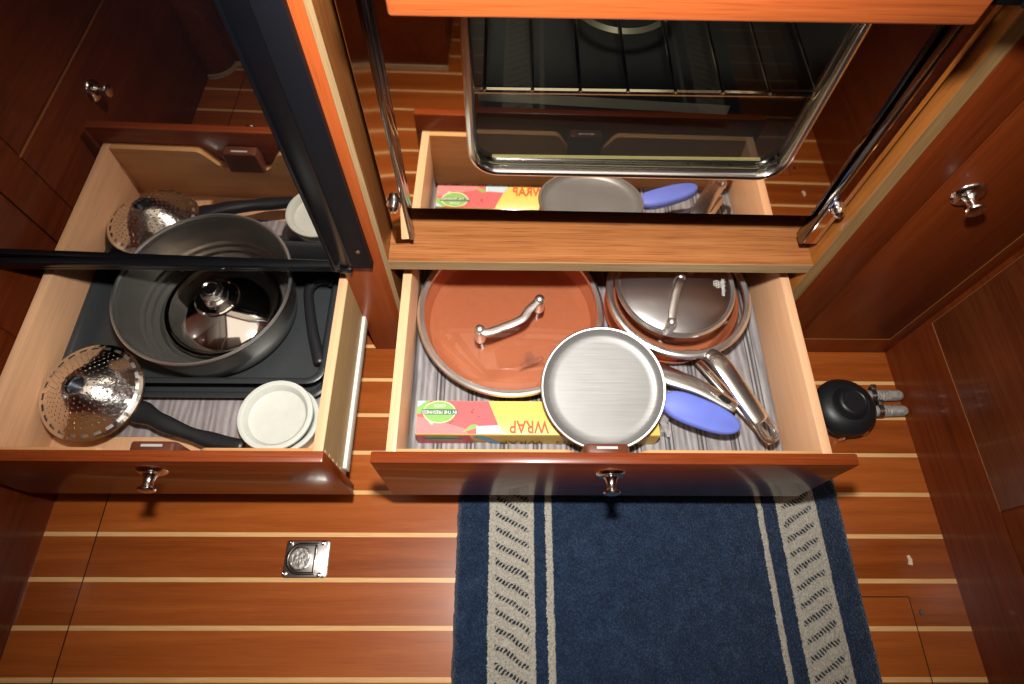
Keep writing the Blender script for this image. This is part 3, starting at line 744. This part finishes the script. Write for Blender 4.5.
# ------------------------------------------------------------------ contents of the left drawer
put('shelf_liner', MB().box(-.8790, -.3185, -.272, .28, ZF, ZF + .0015), M_linerL, None, 'grey woven liner on the bottom of the left drawer', 'liner', org=(-.577, -.02, ZF), smooth=0)
def tray(label, x0, x1, y0, y1, z, h):
    cx, cy, hx, hy = (x0 + x1) / 2, (y0 + y1) / 2, (x1 - x0) / 2, (y1 - y0) / 2
    t = thing('baking_tray', label, 'tray', (cx, cy, z), 'dark baking trays in the left drawer')
    b = MB()
    b.loft([rr(cx, cy, hx - .026, hy - .026, .02, z), rr(cx, cy, hx - .012, hy - .012, .03, z + h * .8), rr(cx, cy, hx - .001, hy - .001, .036, z + h * .82), rr(cx, cy, hx, hy, .036, z + h * .94), rr(cx, cy, hx - .003, hy - .003, .036, z + h), rr(cx, cy, hx - .008, hy - .008, .033, z + h * .97), rr(cx, cy, hx - .013, hy - .013, .03, z + h * .88), rr(cx, cy, hx - .026, hy - .026, .02, z + .003)])
    put('body', b, M_tray, t, smooth=40); return t
tray('lower grey baking tray, its rim showing in front of the upper tray', -.8780, -.3430, -.202, .28, Z1, .040)
tray('upper grey baking tray carrying the stainless pot in the left drawer', -.8760, -.3470, -.178, .27, Z1 + .018, .036)
ZT = Z1 + .018 + .0035
pc_ = (-.587, -.007)
pt = thing('stainless_pot', 'wide open stainless pot standing on the upper baking tray', 'pot', (*pc_, ZT))
b = MB(); b.lathe([(0, 0), (.120, 0), (.140, .004), (.156, .022), (.164, .060), (.168, .108), (.1715, .1145), (.1730, .1165), (.170, .118), (.1660, .1150), (.1625, .105), (.157, .070), (.151, .052), (.1455, .049), (.1435, .040), (.137, .037), (.135, .029), (.126, .025), (.122, .012), (.110, .006), (0, .006)], (*pc_, ZT), 112)
put('body', b, M_potin, pt, smooth=40)
put('rolled_rim', MB().lathe([(.1665, .1155), (.169, .119), (.1722, .119), (.1740, .1165), (.1725, .114)], (*pc_, ZT), 112), M_steel, pt)
ld = thing('pot_cover', 'small mirror polished steel lid with knob inside the stainless pot', 'lid', (-.581, .004, ZT + .006))
zl = ZT + .0265; lc = (-.583, -.001)
b = MB(); b.lathe([(.119, .0), (.1215, .003), (.119, .0055), (.113, .005), (.111, .003), (.108, .009), (.100, .014), (.086, .021), (.060, .031), (.046, .0350), (.044, .0385), (.041, .0400), (.038, .0385), (.030, .0385), (.022, .0405)], (*lc, zl), 96)
put('dome', b, steel('mirror_steel', (.78, .75, .71), .06), ld, smooth=25)
b = MB(); b.lathe([(.026, .0390), (.0245, .0445), (.0165, .0485), (.0150, .0545), (.0205, .0585), (.0235, .0625), (.0225, .0675), (.018, .0690), (.016, .0675), (.0135, .0675), (.012, .0700), (0, .0705)], (*lc, zl), 40)
put('knob', b, M_chrome, ld)

cs = (-.7805, -.206)
sr = thing('steel_strainer', 'perforated steel strainer with black handle at the front left', 'strainer', (*cs, .222))
SM = Matrix.Translation((*cs, .222)) @ Matrix.Rotation(math.radians(6), 4, 'X')
def stl(mb):
    o = MB(); o.merge(mb.bm, lambda c: SM @ c); return o
b = MB()
prof = [(.0955, -.0030), (.0975, .0000), (.0960, .0030), (.0900, .0052), (.0845, .0080), (.076, .0150), (.062, .0270), (.046, .0390), (.032, .0475), (.0225, .0522), (.0180, .0530), (.0168, .0510), (.0160, .0400)]
b.lathe(prof, (0, 0, 0), 120, skip=lambda k, i: k == 3 and i % 5 in (1, 2, 3))
put('dome', stl(b), M_perf, sr, smooth=40, org=(*cs, .222))
put('slot_ring', stl(MB().lathe([(.0800, .0062), (.0905, .0026), (.0930, .0010), (.0925, -.001), (.080, .004)], (0, 0, 0), 96)), steel('slot_steel', (.85, .83, .80), .4), sr)
b = MB().lathe([(0, .030), (.0158, .030), (.0158, .0405), (.0168, .0405), (.0168, .0285), (0, .0285)], (0, 0, 0), 40)
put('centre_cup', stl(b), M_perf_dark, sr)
b = MB().lathe([(0, -.0105), (.055, -.0105), (.078, -.0085), (.090, -.0060), (.0952, -.0030), (.0925, -.0020), (.084, -.0050), (.070, -.0075), (.054, -.0090), (0, -.0090)], (0, 0, 0), 64)
put('basket', stl(b), M_hammer, sr)
P = spl([(-.694, -.238, .205), (-.668, -.248, .206), (-.638, -.262, .203), (-.590, -.279, .195), (-.545, -.291, .190), (-.492, -.300, .188)], 6); n_ = len(P)
b = MB(); b.sweep(P, [(.0225 - .008 * min(1, i / (n_ * .45)) + .0015 * math.sin(i * .6), .013 - .002 * i / n_) for i in range(n_)], 16, square=1.25)
put('handle', b, M_black, sr)

def cup(label, c, R, z, h):
    t = thing('white_cup', label, 'cup', (c[0], c[1], z), 'white plastic cups nested in the left drawer')
    b = MB(); b.lathe([(0, 0), (R * .80, 0), (R * .88, .003), (R * .93, h * .5), (R * .98, h - .006), (R, h - .002), (R * .985, h + .001), (R * .94, h + .002), (R * .86, h + .0005), (R * .80, h - .005), (R * .76, h - .012), (R * .70, h - .014), (0, h - .0145)], (c[0], c[1], z), 64)
    put('body', b, M_white, t); return t
cup('lower white plastic cup, mostly hidden under the other white cup', (-.4170, -.2485), .0690, ZF + .002, .042)
cup('upper white plastic cup with open recess, at front right of left drawer', (-.4245, -.2490), .0710, ZF + .0445, .026)

hk = thing('pan_handle', 'loose curved black plastic handle lying beside the stainless pot', 'handle', (-.38, -.05, ZT))
P = spl([(-.362, .060, .205), (-.375, .066, .205), (-.396, .062, .205), (-.409, .040, .205), (-.404, .005, .203), (-.388, -.058, .200), (-.3650, -.126, .198)], 7); n_ = len(P)
b = MB(); b.sweep(P, [(.0125 - .002 * math.sin(PI * i / n_), .0095) for i in range(n_)], 14)
put('grip', b, M_black, hk)

# crumb on the floor and small floor screw at the right
put('paper_scrap', MB().prism([(.8505, -.4890), (.8590, -.4905), (.8610, -.4790), (.8570, -.4700), (.8520, -.4720), (.8535, -.4800)], .0002, .0022, 'xy'), plain('scrap', (.7, .6, .42), .7), None, 'tiny pale scrap on the floor right of the rug', 'scrap', org=(.856, -.48, 0))
put('floor_screw', MB().lathe([(0, .0002), (.0055, .0002), (.0050, .0018), (.002, .0022), (0, .0014)], (.850, -.580, 0), 16), steel('dark_screw', (.30, .28, .26), .35), None, 'small dark screw head in the floor right of the rug', 'screw', org=(.850, -.580, 0))

# ------------------------------------------------------------------ camera and light
f_px, th, yaw, roll = 597.1655, .471, -.0325, .0368
fw = Vector((0, math.sin(th), -math.cos(th))); r = Vector((1, 0, 0)); u = Vector((0, math.cos(th), math.sin(th)))
Rz = Matrix.Rotation(yaw, 3, 'Z'); fw, r, u = Rz @ fw, Rz @ r, Rz @ u
c_, s_ = math.cos(roll), math.sin(roll); r, u = c_ * r + s_ * u, -s_ * r + c_ * u
C = Vector((.0069, -.6397, 1.3)) * S
cam = bpy.data.cameras.new('camera'); co = bpy.data.objects.new('camera', cam); COL.objects.link(co)
cam.sensor_fit = 'HORIZONTAL'; cam.sensor_width = 36; cam.lens = f_px / 1024 * 36; cam.clip_start = .01; cam.clip_end = 50
m = Matrix((r, u, -fw)).transposed().to_4x4(); m.translation = C; co.matrix_world = m
sc.camera = co

L = bpy.data.lights.new('flash', 'SPOT'); lo = bpy.data.objects.new('flash', L); COL.objects.link(lo)
L.energy = 50; L.spot_size = math.radians(113); L.spot_blend = 1.0; L.shadow_soft_size = .022; L.color = (1.0, .965, .91)
ml = Matrix((r, u, -fw)).transposed().to_4x4(); ml.translation = C + u * .135 + fw * -.01; lo.matrix_world = ml
W = bpy.data.worlds.new('world'); sc.world = W; W.use_nodes = True
W.node_tree.nodes['Background'].inputs[0].default_value = (.55, .45, .36, 1); W.node_tree.nodes['Background'].inputs[1].default_value = .02
L2 = bpy.data.lights.new('fill_light', 'AREA'); l2 = bpy.data.objects.new('fill_light', L2); COL.objects.link(l2)  # added unseen overhead fill, no real lamp: lifts shadows, brightens steel reflections
L2.energy = 5; L2.size = 1.15; L2.color = (1, .86, .70); l2.location = Vector((.0, -.95, 2.9)) * S
sc.view_settings.view_transform = 'Standard'; sc.view_settings.look = 'None'; sc.view_settings.exposure = 0
sc.cycles.max_bounces = 10; sc.cycles.transparent_max_bounces = 16
